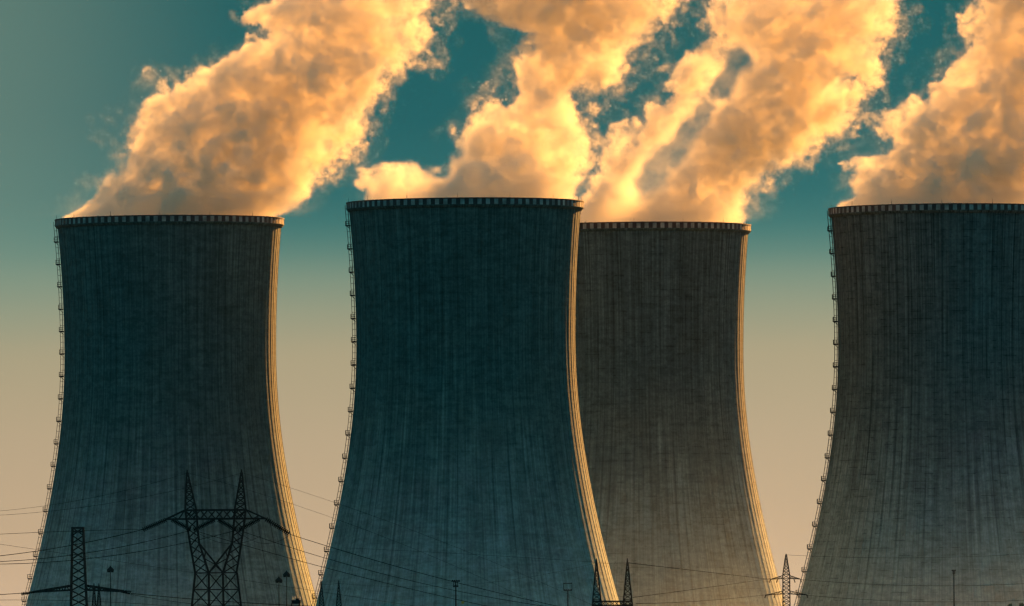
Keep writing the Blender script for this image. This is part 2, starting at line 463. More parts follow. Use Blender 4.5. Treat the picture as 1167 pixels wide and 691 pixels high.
class GN:
    def __init__(s, name):
        s.t = bpy.data.node_groups.new(name, 'GeometryNodeTree')
        s.t.interface.new_socket('Geometry', in_out='OUTPUT', socket_type='NodeSocketGeometry')
    def n(s, t, **kw):
        k = s.t.nodes.new(t)
        for a, v in kw.items(): setattr(k, a, v)
        return k
    def put(s, sock, v):
        if hasattr(v, 'links'): s.t.links.new(v, sock)
        else: sock.default_value = v
    def m(s, op, a, b=None, clamp=False):
        k = s.n('ShaderNodeMath', operation=op, use_clamp=clamp); s.put(k.inputs[0], a)
        if b is not None: s.put(k.inputs[1], b)
        return k.outputs[0]
    def add(s, a, b): return s.m('ADD', a, b)
    def sub(s, a, b): return s.m('SUBTRACT', a, b)
    def mul(s, a, b): return s.m('MULTIPLY', a, b)
    def mr(s, v, a, b, c, d, sm=True):
        k = s.n('ShaderNodeMapRange', interpolation_type='SMOOTHSTEP' if sm else 'LINEAR')
        for nm, q in (('Value', v), ('From Min', a), ('From Max', b), ('To Min', c), ('To Max', d)): s.put(k.inputs[nm], q)
        return k.outputs[0]
    def noise(s, vec, scale, detail=0.0, rough=0.5, color=False):
        k = s.n('ShaderNodeTexNoise'); s.put(k.inputs['Vector'], vec)
        k.inputs['Scale'].default_value = scale; k.inputs['Detail'].default_value = detail; k.inputs['Roughness'].default_value = rough
        return k.outputs['Color' if color else 0]
    def curve(s, v, pts):
        k = s.n('ShaderNodeFloatCurve'); s.put(k.inputs['Value'], v)
        cu = k.mapping.curves[0]
        while len(cu.points) > 2: cu.points.remove(cu.points[1])
        cu.points[0].location = pts[0]; cu.points[1].location = pts[-1]
        for p in pts[1:-1]: cu.points.new(*p)
        for p in cu.points: p.handle_type = 'AUTO_CLAMPED'
        k.mapping.update()
        return k.outputs[0]

def lerp(tab, z):
    if z <= tab[0][0]: return tab[0][1]
    for (z0, x0), (z1, x1) in zip(tab, tab[1:]):
        if z <= z1: return x0 + (x1 - x0) * (z - z0) / max(z1 - z0, 1e-6)
    return tab[-1][1]

def make_plume(label, idx, left, right, carve, cut_y, ydrift=0.25, seed=0.0, top=104.0):
    t, rim, s = T[idx]; D = rim.y
    def loc(px, py): return at(px, py, D) - rim
    Lp = sorted((loc(x, y).z, loc(x, y).x) for x, y in left)
    Rp = sorted((loc(x, y).z, loc(x, y).x) for x, y in right)
    X0, X1 = -60.0, 170.0
    Z0, Z1 = -6.0, top
    g = GN('steam_field'); 
    pos = g.n('GeometryNodeInputPosition').outputs[0]
    off = g.n('ShaderNodeVectorMath', operation='ADD'); g.put(off.inputs[0], pos); off.inputs[1].default_value = (seed, seed * 1.7, seed * 0.6)
    sp0 = g.n('ShaderNodeSeparateXYZ'); g.put(sp0.inputs[0], pos)
    amp = g.mr(sp0.outputs['Z'], 0.0, 12.0, 0.06, 1.0, False)
    # domain warp: the eddies
    w = g.n('ShaderNodeVectorMath', operation='SUBTRACT'); g.put(w.inputs[0], g.noise(off.outputs[0], 1 / 26.0, 2, 0.5, True)); w.inputs[1].default_value = (0.5, 0.5, 0.5)
    w2 = g.n('ShaderNodeVectorMath', operation='SCALE'); g.put(w2.inputs[0], w.outputs[0]); g.put(w2.inputs['Scale'], g.mul(amp, 16.0))
    wp = g.n('ShaderNodeVectorMath', operation='ADD'); g.put(wp.inputs[0], pos); g.put(wp.inputs[1], w2.outputs[0])
    sp = g.n('ShaderNodeSeparateXYZ'); g.put(sp.inputs[0], wp.outputs[0])
    x, y, z = sp.outputs
    wof = g.n('ShaderNodeVectorMath', operation='ADD'); g.put(wof.inputs[0], off.outputs[0]); g.put(wof.inputs[1], w2.outputs[0])
    q = wof.outputs[0]
    zn = g.m('DIVIDE', g.sub(z, Z0), Z1 - Z0, True)
    NS = 34
    def tab(P): return [(i / NS, (lerp(P, Z0 + (Z1 - Z0) * i / NS) - X0) / (X1 - X0)) for i in range(NS + 1)]
    xl = g.add(g.mul(g.curve(zn, tab(Lp)), X1 - X0), X0)
    xr = g.add(g.mul(g.curve(zn, tab(Rp)), X1 - X0), X0)
    c = g.mul(g.add(xl, xr), 0.5); hw = g.m('MAXIMUM', g.mul(g.sub(xr, xl), 0.5), 2.0)
    u = g.m('DIVIDE', g.sub(x, c), hw)
    hd = g.add(g.mul(hw, g.mr(z, 2.0, 34.0, 0.80, 0.46)), 7.0)
    v = g.m('DIVIDE', g.sub(y, g.mul(z, ydrift)), hd)
    r = g.m('SQRT', g.add(g.mul(u, u), g.mul(v, v)))
    d = g.mul(g.sub(1.0, r), hw)
    # cauliflower lobes on the upwind side, torn wisps downwind and high up
    b1 = g.m('ABSOLUTE', g.sub(g.noise(q, 1 / 17.0, 0), 0.5))
    b2 = g.m('ABSOLUTE', g.sub(g.noise(q, 1 / 7.5, 0), 0.5))
    b3 = g.m('ABSOLUTE', g.sub(g.noise(q, 1 / 3.4, 1), 0.5))
    lobes = g.sub(g.add(g.add(g.mul(b1, 44.0), g.mul(b2, 20.0)), g.mul(b3, 9.0)), 8.0)
    fb = g.mul(g.sub(g.noise(q, 1 / 15.0, 4, 0.62), 0.5), 54.0)
    fb2 = g.mul(g.sub(g.noise(off.outputs[0], 1 / 4.2, 3, 0.8), 0.5), 34.0)
    down = g.mr(g.add(u, g.mul(zn, 0.7)), -0.4, 0.9, 0.25, 1.0)
    disp = g.add(g.add(g.mul(lobes, g.sub(1.25, down)), g.mul(fb, down)), g.mul(fb2, g.add(g.mul(down, 0.5), 0.5)))
    f = g.add(d, g.mul(disp, amp))
    # gaps keep their place but have ragged sides
    cn = g.n('ShaderNodeVectorMath', operation='SUBTRACT'); g.put(cn.inputs[0], g.noise(off.outputs[0], 1 / 9.0, 3, 0.6, True)); cn.inputs[1].default_value = (0.5, 0.5, 0.5)
    cs = g.n('ShaderNodeSeparateXYZ'); g.put(cs.inputs[0], cn.outputs[0])
    xc = g.add(sp0.outputs[0], g.mul(cs.outputs[0], 14.0)); zc = g.add(sp0.outputs[2], g.mul(cs.outputs[2], 14.0))
    hole = None
    for (x0, y0, x1, y1, rad, st) in carve:
        a = loc(x0, y0); b = loc(x1, y1); dx, dz = b.x - a.x, b.z - a.z; l2 = dx * dx + dz * dz
        h = g.m('DIVIDE', g.add(g.mul(g.sub(xc, a.x), dx), g.mul(g.sub(zc, a.z), dz)), l2, True)
        ex = g.sub(g.sub(xc, a.x), g.mul(h, dx)); ez = g.sub(g.sub(zc, a.z), g.mul(h, dz))
        dd = g.m('SQRT', g.add(g.mul(ex, ex), g.mul(ez, ez)))
        gs = g.mul(g.mr(dd, rad * 0.25, rad * 1.1, 1.0, 0.0), st)
        hole = gs if hole is None else g.m('MAXIMUM', hole, gs)
    edge = g.mr(down, 0.25, 1.0, 1.0, 3.2, False)
    dens = g.mr(g.m('DIVIDE', f, edge), 0.0, 1.0, 0.0, 1.0)
    # torn veils just outside the body of the cloud
    veil = g.mul(g.mr(g.noise(q, 1 / 6.0, 5, 0.76), 0.50, 0.66, 0.0, 1.0), g.mr(f, -13.0, 1.0, 0.0, 1.0))
    dens = g.m('MAXIMUM', dens, g.mul(g.mul(veil, amp), g.add(g.mul(down, 0.40), 0.14)))
    inner = g.mr(g.noise(q, 1 / 10.0, 5, 0.72), 0.38, 0.62, 0.03, 1.9)
    crease = g.mr(g.m('ABSOLUTE', g.sub(g.noise(q, 1 / 13.0, 3, 0.6), 0.5)), 0.0, 0.055, 0.12, 1.0)
    inner = g.mul(inner, crease)
    inner = g.add(g.mul(inner, amp), g.mul(g.sub(1.0, amp), 0.42))
    dens = g.mul(dens, inner)
    if hole is not None: dens = g.mul(dens, g.sub(1.0, hole))
    dens = g.mul(dens, g.mr(sp0.outputs['Z'], top - 22.0, top - 2.0, 1.0, 0.0))
    # inside the tower mouth it stays inside the shell
    rad2 = g.m('SQRT', g.add(g.mul(sp0.outputs[0], sp0.outputs[0]), g.mul(sp0.outputs[1], sp0.outputs[1])))
    mouth = g.mr(rad2, 37.0, 39.6, 1.0, 0.0)
    lowz = g.mr(sp0.outputs['Z'], 0.2, 2.5, 0.0, 1.0)
    dens = g.mul(dens, g.m('MAXIMUM', mouth, lowz))
    dens = g.m('MAXIMUM', dens, 0.0)
    xs = [p[1] for p in Lp + Rp]
    mn = (min(xs) - 14, -58.0, Z0); mxx = (max(xs) + 16, 58.0 + top * ydrift, Z1)
    vc = g.n('GeometryNodeVolumeCube'); g.put(vc.inputs['Density'], dens)
    vc.inputs['Min'].default_value = mn; vc.inputs['Max'].default_value = mxx
    def resolution(vox):
        for k, nm in enumerate(('Resolution X', 'Resolution Y', 'Resolution Z')):
            vc.inputs[nm].default_value = max(8, int((mxx[k] - mn[k]) / vox))
    resolution(1.7)
    # the visible skin of the cloud, as a mesh of its own, and the vapour inside it
    vm = g.n('GeometryNodeVolumeToMesh')
    vm.resolution_mode = 'GRID'
    vm.inputs['Threshold'].default_value = 0.16; g.put(vm.inputs['Volume'], vc.outputs[0])
    go = g.n('NodeGroupOutput'); g.put(go.inputs[0], vm.outputs[0])
    tmp = bpy.data.objects.new('skin', bpy.data.meshes.new('skin')); C.objects.link(tmp)
    md = tmp.modifiers.new('field', 'NODES'); md.node_group = g.t
    dg = bpy.context.evaluated_depsgraph_get(); dg.update()
    me = bpy.data.meshes.new_from_object(tmp.evaluated_get(dg)); me.name = 'steam_plume'
    bpy.data.objects.remove(tmp)
    me.materials.clear(); me.materials.append(M_VEIL)
    me.polygons.foreach_set('use_smooth', [True] * len(me.polygons)); me.polygons.foreach_set('material_index', [0] * len(me.polygons))
    o = bpy.data.objects.new('steam_plume', me); C.objects.link(o); o.location = rim
    g.t.nodes.remove(vm); resolution(VOXEL); g.put(go.inputs[0], vc.outputs[0])
    vd = bpy.data.volumes.new('vapour'); vd.materials.append(M_STEAM)
    vo = bpy.data.objects.new('vapour', vd); C.objects.link(vo); vo.parent = o
    md = vo.modifiers.new('field', 'NODES'); md.node_group = g.t
    sv = g.n('GeometryNodeSetMaterial'); sv.inputs['Material'].default_value = M_STEAM; g.put(sv.inputs['Geometry'], vc.outputs[0]); g.put(go.inputs[0], sv.outputs[0])
    tag(o, label, 'steam plume', 'steam plumes above the cooling towers')
    return o

make_plume('steam plume pouring from the tower behind the big pylon, leaning over to open sky', 0,
    left=[(67, 250), (90, 236), (112, 220), (126, 206), (137, 192), (140, 176), (147, 160), (150, 140), (152, 124), (168, 112), (190, 100), (200, 84), (222, 68), (250, 62), (276, 50), (300, 42), (316, 30), (306, 16), (306, 4), (330, -20), (360, -50), (390, -80)],
    right=[(322, 250), (334, 236), (342, 222), (352, 205), (366, 190), (384, 172), (392, 155), (398, 140), (404, 126), (414, 112), (428, 96), (448, 82), (466, 70), (472, 55), (476, 38), (478, 20), (486, 0), (505, -30), (530, -80)],
    carve=[(268, 60, 262, 48, 4.0, 0.5), (446, 20, 455, 45, 4, 0.7)], cut_y=0, seed=3.0)
make_plume('steam plume rising almost straight with a small detached wisp over the rim beside it', 1,
    left=[(414, 230), (424, 216), (434, 202), (446, 192), (458, 183), (518, 178), (524, 172), (528, 155), (538, 142), (556, 130), (574, 118), (580, 100), (586, 82), (590, 66), (598, 52), (594, 36), (570, 24), (540, 14), (524, 4), (520, -20), (560, -60)],
    right=[(660, 230), (660, 212), (660, 195), (664, 178), (668, 160), (664, 144), (658, 128), (660, 114), (674, 104), (694, 92), (710, 78), (722, 60), (730, 42), (740, 24), (750, 4), (780, -30), (800, -70)],
    carve=[(452, 170, 514, 172, 7.5, 1.0), (476, 178, 504, 180, 6.0, 1.0), (478, 188, 507, 202, 4.5, 1.0), (506, 176, 510, 196, 4.5, 1.0), (428, 200, 432, 178, 2.0, 0.6), (468, 182, 464, 204, 3.2, 0.8)], cut_y=0, seed=41.0)
make_plume('steam plume split by dark slanting gaps above the half hidden tower', 2,
    left=[(608, 258), (640, 240), (660, 225), (667, 206), (680, 192), (702, 180), (714, 166), (712, 152), (720, 140), (742, 130), (766, 118), (774, 104), (774, 88), (782, 72), (798, 60), (812, 48), (818, 34), (816, 20), (820, 4), (830, -20), (860, -60)],
    right=[(852, 258), (852, 240), (852, 224), (858, 210), (872, 197), (896, 184), (920, 172), (940, 158), (954, 142), (968, 124), (978, 106), (988, 88), (996, 70), (1000, 50), (1006, 30), (1012, 8), (1030, -30), (1060, -70)],
    carve=[(842, 64, 824, 98, 10.5, 0.975), (806, 118, 772, 166, 9.5, 0.965), (772, 166, 738, 208, 12.5, 0.96), (824, 98, 806, 118, 6.5, 0.85), (725, 165, 716, 150, 4.0, 0.8), (900, 92, 890, 82, 3.0, 0.6), (948, 100, 962, 90, 3.0, 0.8), (925, 2, 905, 4, 3.0, 0.8)], cut_y=0, seed=90.0)
make_plume('broad steam plume running out of the picture above the streaky tower', 3,
    left=[(950, 237), (972, 226), (984, 212), (990, 198), (992, 184), (1004, 172), (1010, 158), (1020, 144), (1034, 132), (1052, 120), (1062, 106), (1076, 92), (1088, 78), (1100, 64), (1112, 52), (1114, 36), (1116, 16), (1122, 0), (1140, -30), (1170, -70)],
    right=[(1204, 237), (1212, 220), (1222, 200), (1236, 180), (1254, 160), (1272, 140), (1288, 120), (1300, 100), (1312, 80), (1320, 60), (1330, 40), (1340, 20), (1350, 0), (1370, -70)],
    carve=[], cut_y=0, seed=150.0)

# ------------------------------------------------------------------ lattice pylons, gantries, masts
def lattice(mb, fa, fb, z0, z1, n, leg, brace, horiz=True):
    """square lattice between two sections: fa/fb(corner 0..3) give the corner at the bottom and the top"""
    for k in range(4): mb.bar(fa(k), fb(k), leg)
    for i in range(n):
        for k in range(4):
            j = (k + 1) % 4
            a0 = fa(k).lerp(fb(k), i / n); a1 = fa(k).lerp(fb(k), (i + 1) / n)
            b0 = fa(j).lerp(fb(j), i / n); b1 = fa(j).lerp(fb(j), (i + 1) / n)
            mb.bar(a0, b1, brace); mb.bar(b0, a1, brace)
            if horiz: mb.bar(a1, b1, brace)
CR = ((-1, -1), (1, -1), (1, 1), (-1, 1))
def sect(cx, hw, hd, z): return lambda k: Vector((cx + CR[k][0] * hw, CR[k][1] * hd, z))

class Frame:
    """drawing of a pylon measured on the photograph, turned into metres about its own foot"""
    def __init__(s, name, cx, D, label, cat, group=None, rz=0.0):
        s.k = D / FPX; s.cx = cx; s.D = D
        s.base = at(cx, 650, D); s.z0 = s.base.z; s.py0 = 650
        s.root = empty(name, (s.base.x, D, 0.0), rz); tag(s.root, label, cat, group)
    def P(s, px, py, dy=0.0): return Vector(((px - s.cx) * s.k, dy, s.z0 + (s.py0 - py) * s.k))

def zig(mb, P, a0, a1, b0, b1, n, w, dy, cross=True):
    """bracing between two chords a0-a1 and b0-b1 in picture coordinates"""
    A = lambda t: (a0[0] + (a1[0] - a0[0]) * t, a0[1] + (a1[1] - a0[1]) * t)
    B = lambda t: (b0[0] + (b1[0] - b0[0]) * t, b0[1] + (b1[1] - b0[1]) * t)
    for i in range(n):
        t, u = i / n, (i + 1) / n
        if cross or i % 2 == 0: mb.bar(P(*A(t), dy), P(*B(u), dy), w)
        if cross or i % 2 == 1: mb.bar(P(*B(t), dy), P(*A(u), dy), w)

def depth_ties(mb, P, pts, d, w):
    for p in pts: mb.bar(P(*p, -d), P(*p, d), w)

def string(mb, a, b, n, r):
    """a string of insulator discs from a to b"""
    a = Vector(a); b = Vector(b); mb.bar(a, b, r * 0.55)
    for i in range(n):
        p = a.lerp(b, (i + 0.5) / n); d = (b - a).normalized() * (b - a).length / n * 0.30
        mb.bar(p - d, p + d, r * 2.0)

def cat_pylon():
    F = Frame('lattice_pylon', 246.0, 2080.0, 'big dark twin peaked lattice pylon with a window shaped head', 'pylon'); P = F.P; t = F.root
    dd = 1.1; LG, BR = 0.34, 0.17
    mb = MB()
    for dy in (-dd, dd):
        # lower body: four legs in the picture plane, crossed panels
        for a, b in (((222.5, 653), (218.3, 691)), ((238, 653), (238, 691)), ((254, 653), (254.5, 691)), ((270, 653), (274.5, 691))):
            mb.bar(P(*a, dy), P(*b, dy), LG)
            e = (b[0] + (b[0] - a[0]) * 2.1, 771); mb.bar(P(*b, dy), P(*e, dy), LG)
        for (a0, a1, b0, b1) in (((222.5, 653), (214.5, 729), (238, 653), (238, 729)), ((238, 653), (238, 729), (254, 653), (255, 729)), ((254, 653), (255, 729), (270, 653), (279, 729))):
            zig(mb, P, a0, a1, b0, b1, 4, BR, dy)
        for y, xa, xb in ((653, 222.5, 270), (672, 220.4, 272.3), (691, 218.3, 274.5), (710, 216.4, 276.7)): mb.bar(P(xa, y, dy), P(xb, y, dy), BR * 1.2)
        # the two limbs of the window
        for sx in (1, -1):
            X = lambda x: 246.0 + sx * (x - 246.0)
            outer = [(214.2, 603), (217.2, 622), (222.5, 653)]; inner = [(225.6, 603), (227.2, 619), (238, 653)]
            for L in (outer, inner):
                for a, b in zip(L, L[1:]): mb.bar(P(X(a[0]), a[1], dy), P(X(b[0]), b[1], dy), LG)
            zig(mb, P, (X(214.2), 603), (X(217.2), 622), (X(225.6), 603), (X(227.2), 619), 2, BR, dy)
            zig(mb, P, (X(217.2), 622), (X(222.5), 653), (X(227.2), 620), (X(238), 653), 3, BR, dy)
            mb.bar(P(X(228.5), 621, dy), P(X(254), 653, dy), LG * 0.85)
            zig(mb, P, (X(227.2), 620), (X(238), 653), (X(228.5), 621), (X(253), 652), 4, BR * 0.9, dy, False)
            # up through the crossarm
            mb.bar(P(X(211.6), 582, dy), P(X(214.2), 603, dy), LG); mb.bar(P(X(224.2), 582, dy), P(X(225.6), 603, dy), LG)
            zig(mb, P, (X(211.6), 582), (X(214.2), 603), (X(224.2), 582), (X(225.6), 603), 2, BR, dy)
    depth_ties(mb, P, [(222.5, 653), (270, 653), (238, 653), (254, 653), (214.2, 603), (277.8, 603), (225.6, 603), (266.4, 603), (220, 672), (272, 672), (218.3, 691), (274.5, 691)], dd, BR)
    mb.build('body', M_STEEL, t)
    mb = MB()
    for dy in (-dd, dd):
        mb.bar(P(211, 581.5, dy), P(281, 581.5, dy), LG); mb.bar(P(189.6, 591.5, dy), P(303, 591.5, dy), LG)
        mb.bar(P(211, 581.5, dy), P(189.6, 591.5, dy), LG * 0.9); mb.bar(P(281, 581.5, dy), P(303, 591.5, dy), LG * 0.9)
        zig(mb, P, (211, 581.5), (281, 581.5), (211, 591.5), (281, 591.5), 8, BR, dy)
        zig(mb, P, (211, 581.5), (189.6, 591.5), (211, 591.5), (189.6, 591.8), 3, BR, dy, False)
        zig(mb, P, (281, 581.5), (303, 591.5), (281, 591.5), (303, 591.8), 3, BR, dy, False)
    depth_ties(mb, P, [(189.6, 591.5), (303, 591.5), (200, 591.5), (292, 591.5)] + [(211 + 8.75 * i, 591.5) for i in range(9)] + [(211 + 8.75 * i, 581.5) for i in range(9)], dd, BR)
    mb.build('crossarm', M_STEEL, t)
    for tip, xa, xb in ((214.0, 211.4, 224.2), (276.0, 267.8, 280.6)):
        mb = MB(); T = P(tip, 539)
        f = lambda k: P(xa if CR[k][0] < 0 else xb, 581.5, CR[k][1] * dd); g_ = lambda k: T + Vector((CR[k][0] * 0.10, CR[k][1] * 0.10, 0))
        lattice(mb, f, g_, 0, 0, 6, LG * 0.85, BR)
        mb.bar(T + Vector((0, 0, -0.4)), T + Vector((0, 0, 0.6)), 0.42, w2=0.2)
        mb.build('earth_wire_peak', M_STEEL, t)
    for a, b in (((190, 592), (163, 603.5)), ((303, 592), (330, 609)), ((196, 592), (217.5, 603.5)), ((245, 592.5), (221, 604)), ((249, 592.5), (269, 604)), ((296, 592), (273, 604))):
        mb = MB(); string(mb, P(*a), P(*b), 14, 0.42)
        mb.build('insulator_string', M_INS, t)
    return F

def broad_pylon():
    F = Frame('lattice_mast', 89.5, 2000.0, 'dark flat topped lattice mast with drooping crossarms beside the big pylon', 'pylon'); P = F.P; t = F.root
    k = F.k
    mb = MB(); hd = 0.95
    f = lambda c: P(80.4 if CR[c][0] < 0 else 99.0, 700, CR[c][1] * hd * 1.4); g_ = lambda c: P(82.9 if CR[c][0] < 0 else 95.0, 601.5, CR[c][1] * hd)
    lattice(mb, f, g_, 0, 0, 11, 0.36, 0.19, False)
    f2 = lambda c: P(78.0 if CR[c][0] < 0 else 101.0, 781, CR[c][1] * hd * 2)
    lattice(mb, f2, f, 0, 0, 4, 0.36, 0.19, False)
    for y, xa, xb in ((601.8, 82.4, 95.4), (606, 82.8, 95.2)):
        for dy in (-hd, hd): mb.bar(P(xa, y, dy), P(xb, y, dy), 0.34)
        mb.bar(P(xa, y, -hd), P(xa, y, hd), 0.3); mb.bar(P(xb, y, -hd), P(xb, y, hd), 0.3)
    mb.build('mast_body', M_STEEL, t)
    for (a, b) in (((82, 667.5), (38, 674.5)), ((97.5, 667.5), (141, 674.5))):
        mb = MB()
        for dy in (-0.8, 0.8):
            A = P(*a, dy); B = P(*b, dy * 0.15); A2 = P(a[0], a[1] + 5.0, dy)
            mb.bar(A, B, 0.42); mb.bar(A2, B, 0.34)
            for i in range(7):
                mb.bar(A.lerp(B, i / 7), A2.lerp(B, (i + 0.5) / 7), 0.12); mb.bar(A2.lerp(B, (i + 0.5) / 7), A.lerp(B, (i + 1) / 7), 0.12)
        for i in range(6): mb.bar(P(*a, -0.8).lerp(P(*b, -0.12), i / 6), P(*a, 0.8).lerp(P(*b, 0.12), (i + 1) / 6), 0.12)
        mb.build('crossarm', M_STEEL, t)
    for a, b in (((38, 674.5), (24, 676)), ((38, 674.7), (24, 677.4)), ((136, 674.0), (148, 677.2)), ((137, 673.6), (149.5, 675.0))):
        mb = MB(); string(mb, P(*a, 0.3), P(*b, 0.3), 8, 0.2); mb.build('insulator_string', M_INS, t)
    return F

def gantry(cx, D, label, sep_px, tip_y, beam_y, sc):
    F = Frame('line_gantry', cx, D, label, 'gantry', 'line gantries with spiked columns'); P = F.P; t = F.root
    for sx in (-1, 1):
        x = cx + sx * sep_px / 2
        mb = MB(); T = P(x, tip_y)
        hw = 5.2 * sc; hd = 5.2 * sc * F.k
        f = lambda c: P(x + CR[c][0] * hw, beam_y + 4 * sc, CR[c][1] * hd); g_ = lambda c: T + Vector((CR[c][0] * 0.09, CR[c][1] * 0.09, 0))
        lattice(mb, f, g_, 0, 0, 8, 0.26, 0.14)
        mb.bar(T, T + Vector((0, 0, 0.9)), 0.4, w2=0.16)
        fd = lambda c: Vector((P(x, 0).x + CR[c][0] * hw * 1.5 * F.k, CR[c][1] * hd * 1.5, 0.0))
        lattice(mb, fd, f, 0, 0, 8, 0.28, 0.15)
        mb.build('column', M_STEEL, t)
    mb = MB(); x0, x1 = cx - sep_px / 2 - 5 * sc, cx + sep_px / 2 + 5 * sc; h = 5.0 * sc
    for dy in (-0.7, 0.7):
        mb.bar(P(x0, beam_y, dy), P(x1, beam_y, dy), 0.30); mb.bar(P(x0, beam_y + h, dy), P(x1, beam_y + h, dy), 0.30)
        zig(mb, P, (x0, beam_y), (x1, beam_y), (x0, beam_y + h), (x1, beam_y + h), 9, 0.15, dy)
    for i in range(10):
        x = x0 + (x1 - x0) * i / 9; mb.bar(P(x, beam_y, -0.7), P(x, beam_y, 0.7), 0.15); mb.bar(P(x, beam_y + h, -0.7), P(x, beam_y + h, 0.7), 0.15)
    mb.build('crossbeam', M_STEEL, t)
    for i in range(3):
        x = cx + (i - 1) * sep_px * 0.27
        mb = MB(); string(mb, P(x, beam_y + h), P(x - 1.5 * sc, beam_y + h + 8 * sc), 8, 0.17); mb.build('insulator_string', M_PALE if sc < 0.8 else M_INS, t)
    return F

def line_tower():
    F = Frame('line_tower', 896.0, 3450.0, 'slim lattice pylon with two crossarm tiers between two cooling towers', 'pylon'); P = F.P; t = F.root
    mb = MB(); d = 3.6 * F.k
    def sec(y, hw): return lambda c: P(896 + CR[c][0] * hw, y, CR[c][1] * hw * F.k)
    lattice(mb, sec(655, 3.9), sec(640, 1.6), 0, 0, 4, 0.30, 0.17)
    lattice(mb, sec(640, 1.6), sec(633, 0.5), 0, 0, 2, 0.34, 0.15)
    lattice(mb, sec(690, 4.0), sec(655, 3.9), 0, 0, 8, 0.30, 0.17)
    lattice(mb, sec(757, 10.0), sec(690, 4.0), 0, 0, 8, 0.32, 0.17)
    mb.bar(P(896, 633.5), P(896, 631.5), 0.4)
    mb.build('tower_body', M_STEEL, t)
    for y, xa, xb, dr in ((659.5, 878, 912, 2.0), (677.0, 872.5, 919, 3.4)):
        for xe, sx in ((xa, -1), (xb, 1)):
            mb = MB()
            for dy in (-0.9, 0.9):
                A = P(896 + sx * 3.9, y - 3.4, dy); A2 = P(896 + sx * 3.9, y, dy); B = P(xe, y + dr * 0.35, dy * 0.15)
                mb.bar(A, B, 0.22); mb.bar(A2, B, 0.26)
                for i in range(5): mb.bar(A.lerp(B, i / 5), A2.lerp(B, (i + 0.6) / 5), 0.12); mb.bar(A2.lerp(B, (i + .6) / 5), A.lerp(B, (i + 1) / 5), 0.12)
            mb.build('crossarm', M_STEEL, t)
            for fx in (1.0, 0.55):
                x = 896 + (xe - 896) * fx
                mb = MB(); string(mb, P(x, y + 0.8), P(x + sx * 1.2, y + 4.6), 7, 0.2); mb.build('insulator_string', M_INS, t)
    return F

def lamp_mast(px, py, D, label, hw=4.0, hh=5.5):
    """high mast light: slim tapered pole, luminaire ring with a conical hood"""
    p = at(px, py, D); k = D / FPX
    t = empty('lamp_mast', (p.x, D, 0)); tag(t, label, 'lamp mast', 'high lamp masts')
    zt = p.z - hh * k * 0.5
    mb = MB(); mb.lathe([(0.24, 0), (0.15, zt * 0.5), (0.09, zt)], 10); mb.build('pole', M_GALV, t, True)
    mb = MB(); r = hw * k
    mb.lathe([(r * 0.92, zt), (r, zt + 0.12), (r, zt + 0.5), (r * 0.55, zt + 0.9), (r * 0.2, zt + 1.25), (0.06, zt + 1.5)], 16)
    mb.build('lamp_hood', M_STEEL, t, True)
    for q in range(6):
        a = 2 * math.pi * q / 6
        mb = MB(); mb.box((r * 0.72 * math.cos(a), r * 0.72 * math.sin(a), zt - 0.14), (0.4, 0.4, 0.26)); mb.build('lamp', M_GALV, t)
    return t

def frame_mast(px, py, D, w_px, label, rows, side=False):
    """mast with a head frame of floodlights"""
    p = at(px, py, D); k = D / FPX
    t = empty('floodlight_mast', (p.x, D, 0)); tag(t, label, 'floodlight mast')
    zb = p.z - rows[-1] * k
    mb = MB(); mb.lathe([(0.36, 0), (0.24, zb * 0.6), (0.16, zb if side else p.z)], 10); mb.build('pole', M_STEEL, t, True)
    for i, r in enumerate(rows):
        w = w_px * k * (1.0 if i == 0 or side else 0.62)
        mb = MB(); z = p.z - r * k
        mb.bar((-w / 2, 0, z), (w / 2, 0, z), 0.30, 0.34)
        if not (side and i == 0):
            for q in range(4): mb.box((-w / 2 + w * (q + .5) / 4, -0.3, z + 0.1), (w / 6, 0.4, 0.5))
        mb.build('lamp_bar', M_STEEL, t)
    for sx in (-1, 1):
        w = w_px * k / 2 * (1.0 if side else 0.45)
        mb = MB(); mb.bar((sx * w, 0, zb), (sx * w, 0, p.z + 0.2), 0.20); mb.build('upright', M_STEEL, t)
    return t

A = cat_pylon(); B = broad_pylon()
G1 = gantry(697.5, 2250.0, 'dark line gantry whose two spikes flank the sunlit edge of a cooling tower', 35.2, 641.5, 685.5, 1.0)
G2 = gantry(376.0, 2900.0, 'smaller line gantry with two short spikes between two cooling towers', 19.8, 665.5, 692.0, 0.62)
G3 = gantry(109.8, 2950.0, 'small gantry peeping out behind the arm of the flat topped mast', 5.6, 668.5, 694.0, 0.5)
E = line_tower()
lamp_mast(317.8, 660.5, 3000.0, 'hooded lamp mast, the lower of the pair near the sunlit tower edge')
lamp_mast(326.6, 653.8, 3050.0, 'hooded lamp mast, the taller of the pair near the sunlit tower edge')
lamp_mast(125.9, 648.5, 3000.0, 'hooded lamp mast standing alone between the mast and the big pylon')
frame_mast(519.3, 662.5, 2900.0, 10.0, 'dark floodlight mast with two crossbars in front of the central cooling tower', (0.0, 6.0))
frame_mast(647.0, 665.0, 3500.0, 9.5, 'faint mast with a square open head frame near the two spiked gantry', (0.0, 8.0), True)
frame_mast(1087.0, 650.5, 3650.0, 5.0, 'thin faint mast with a short bar in front of the streaky tower', (0.0, 3.0))

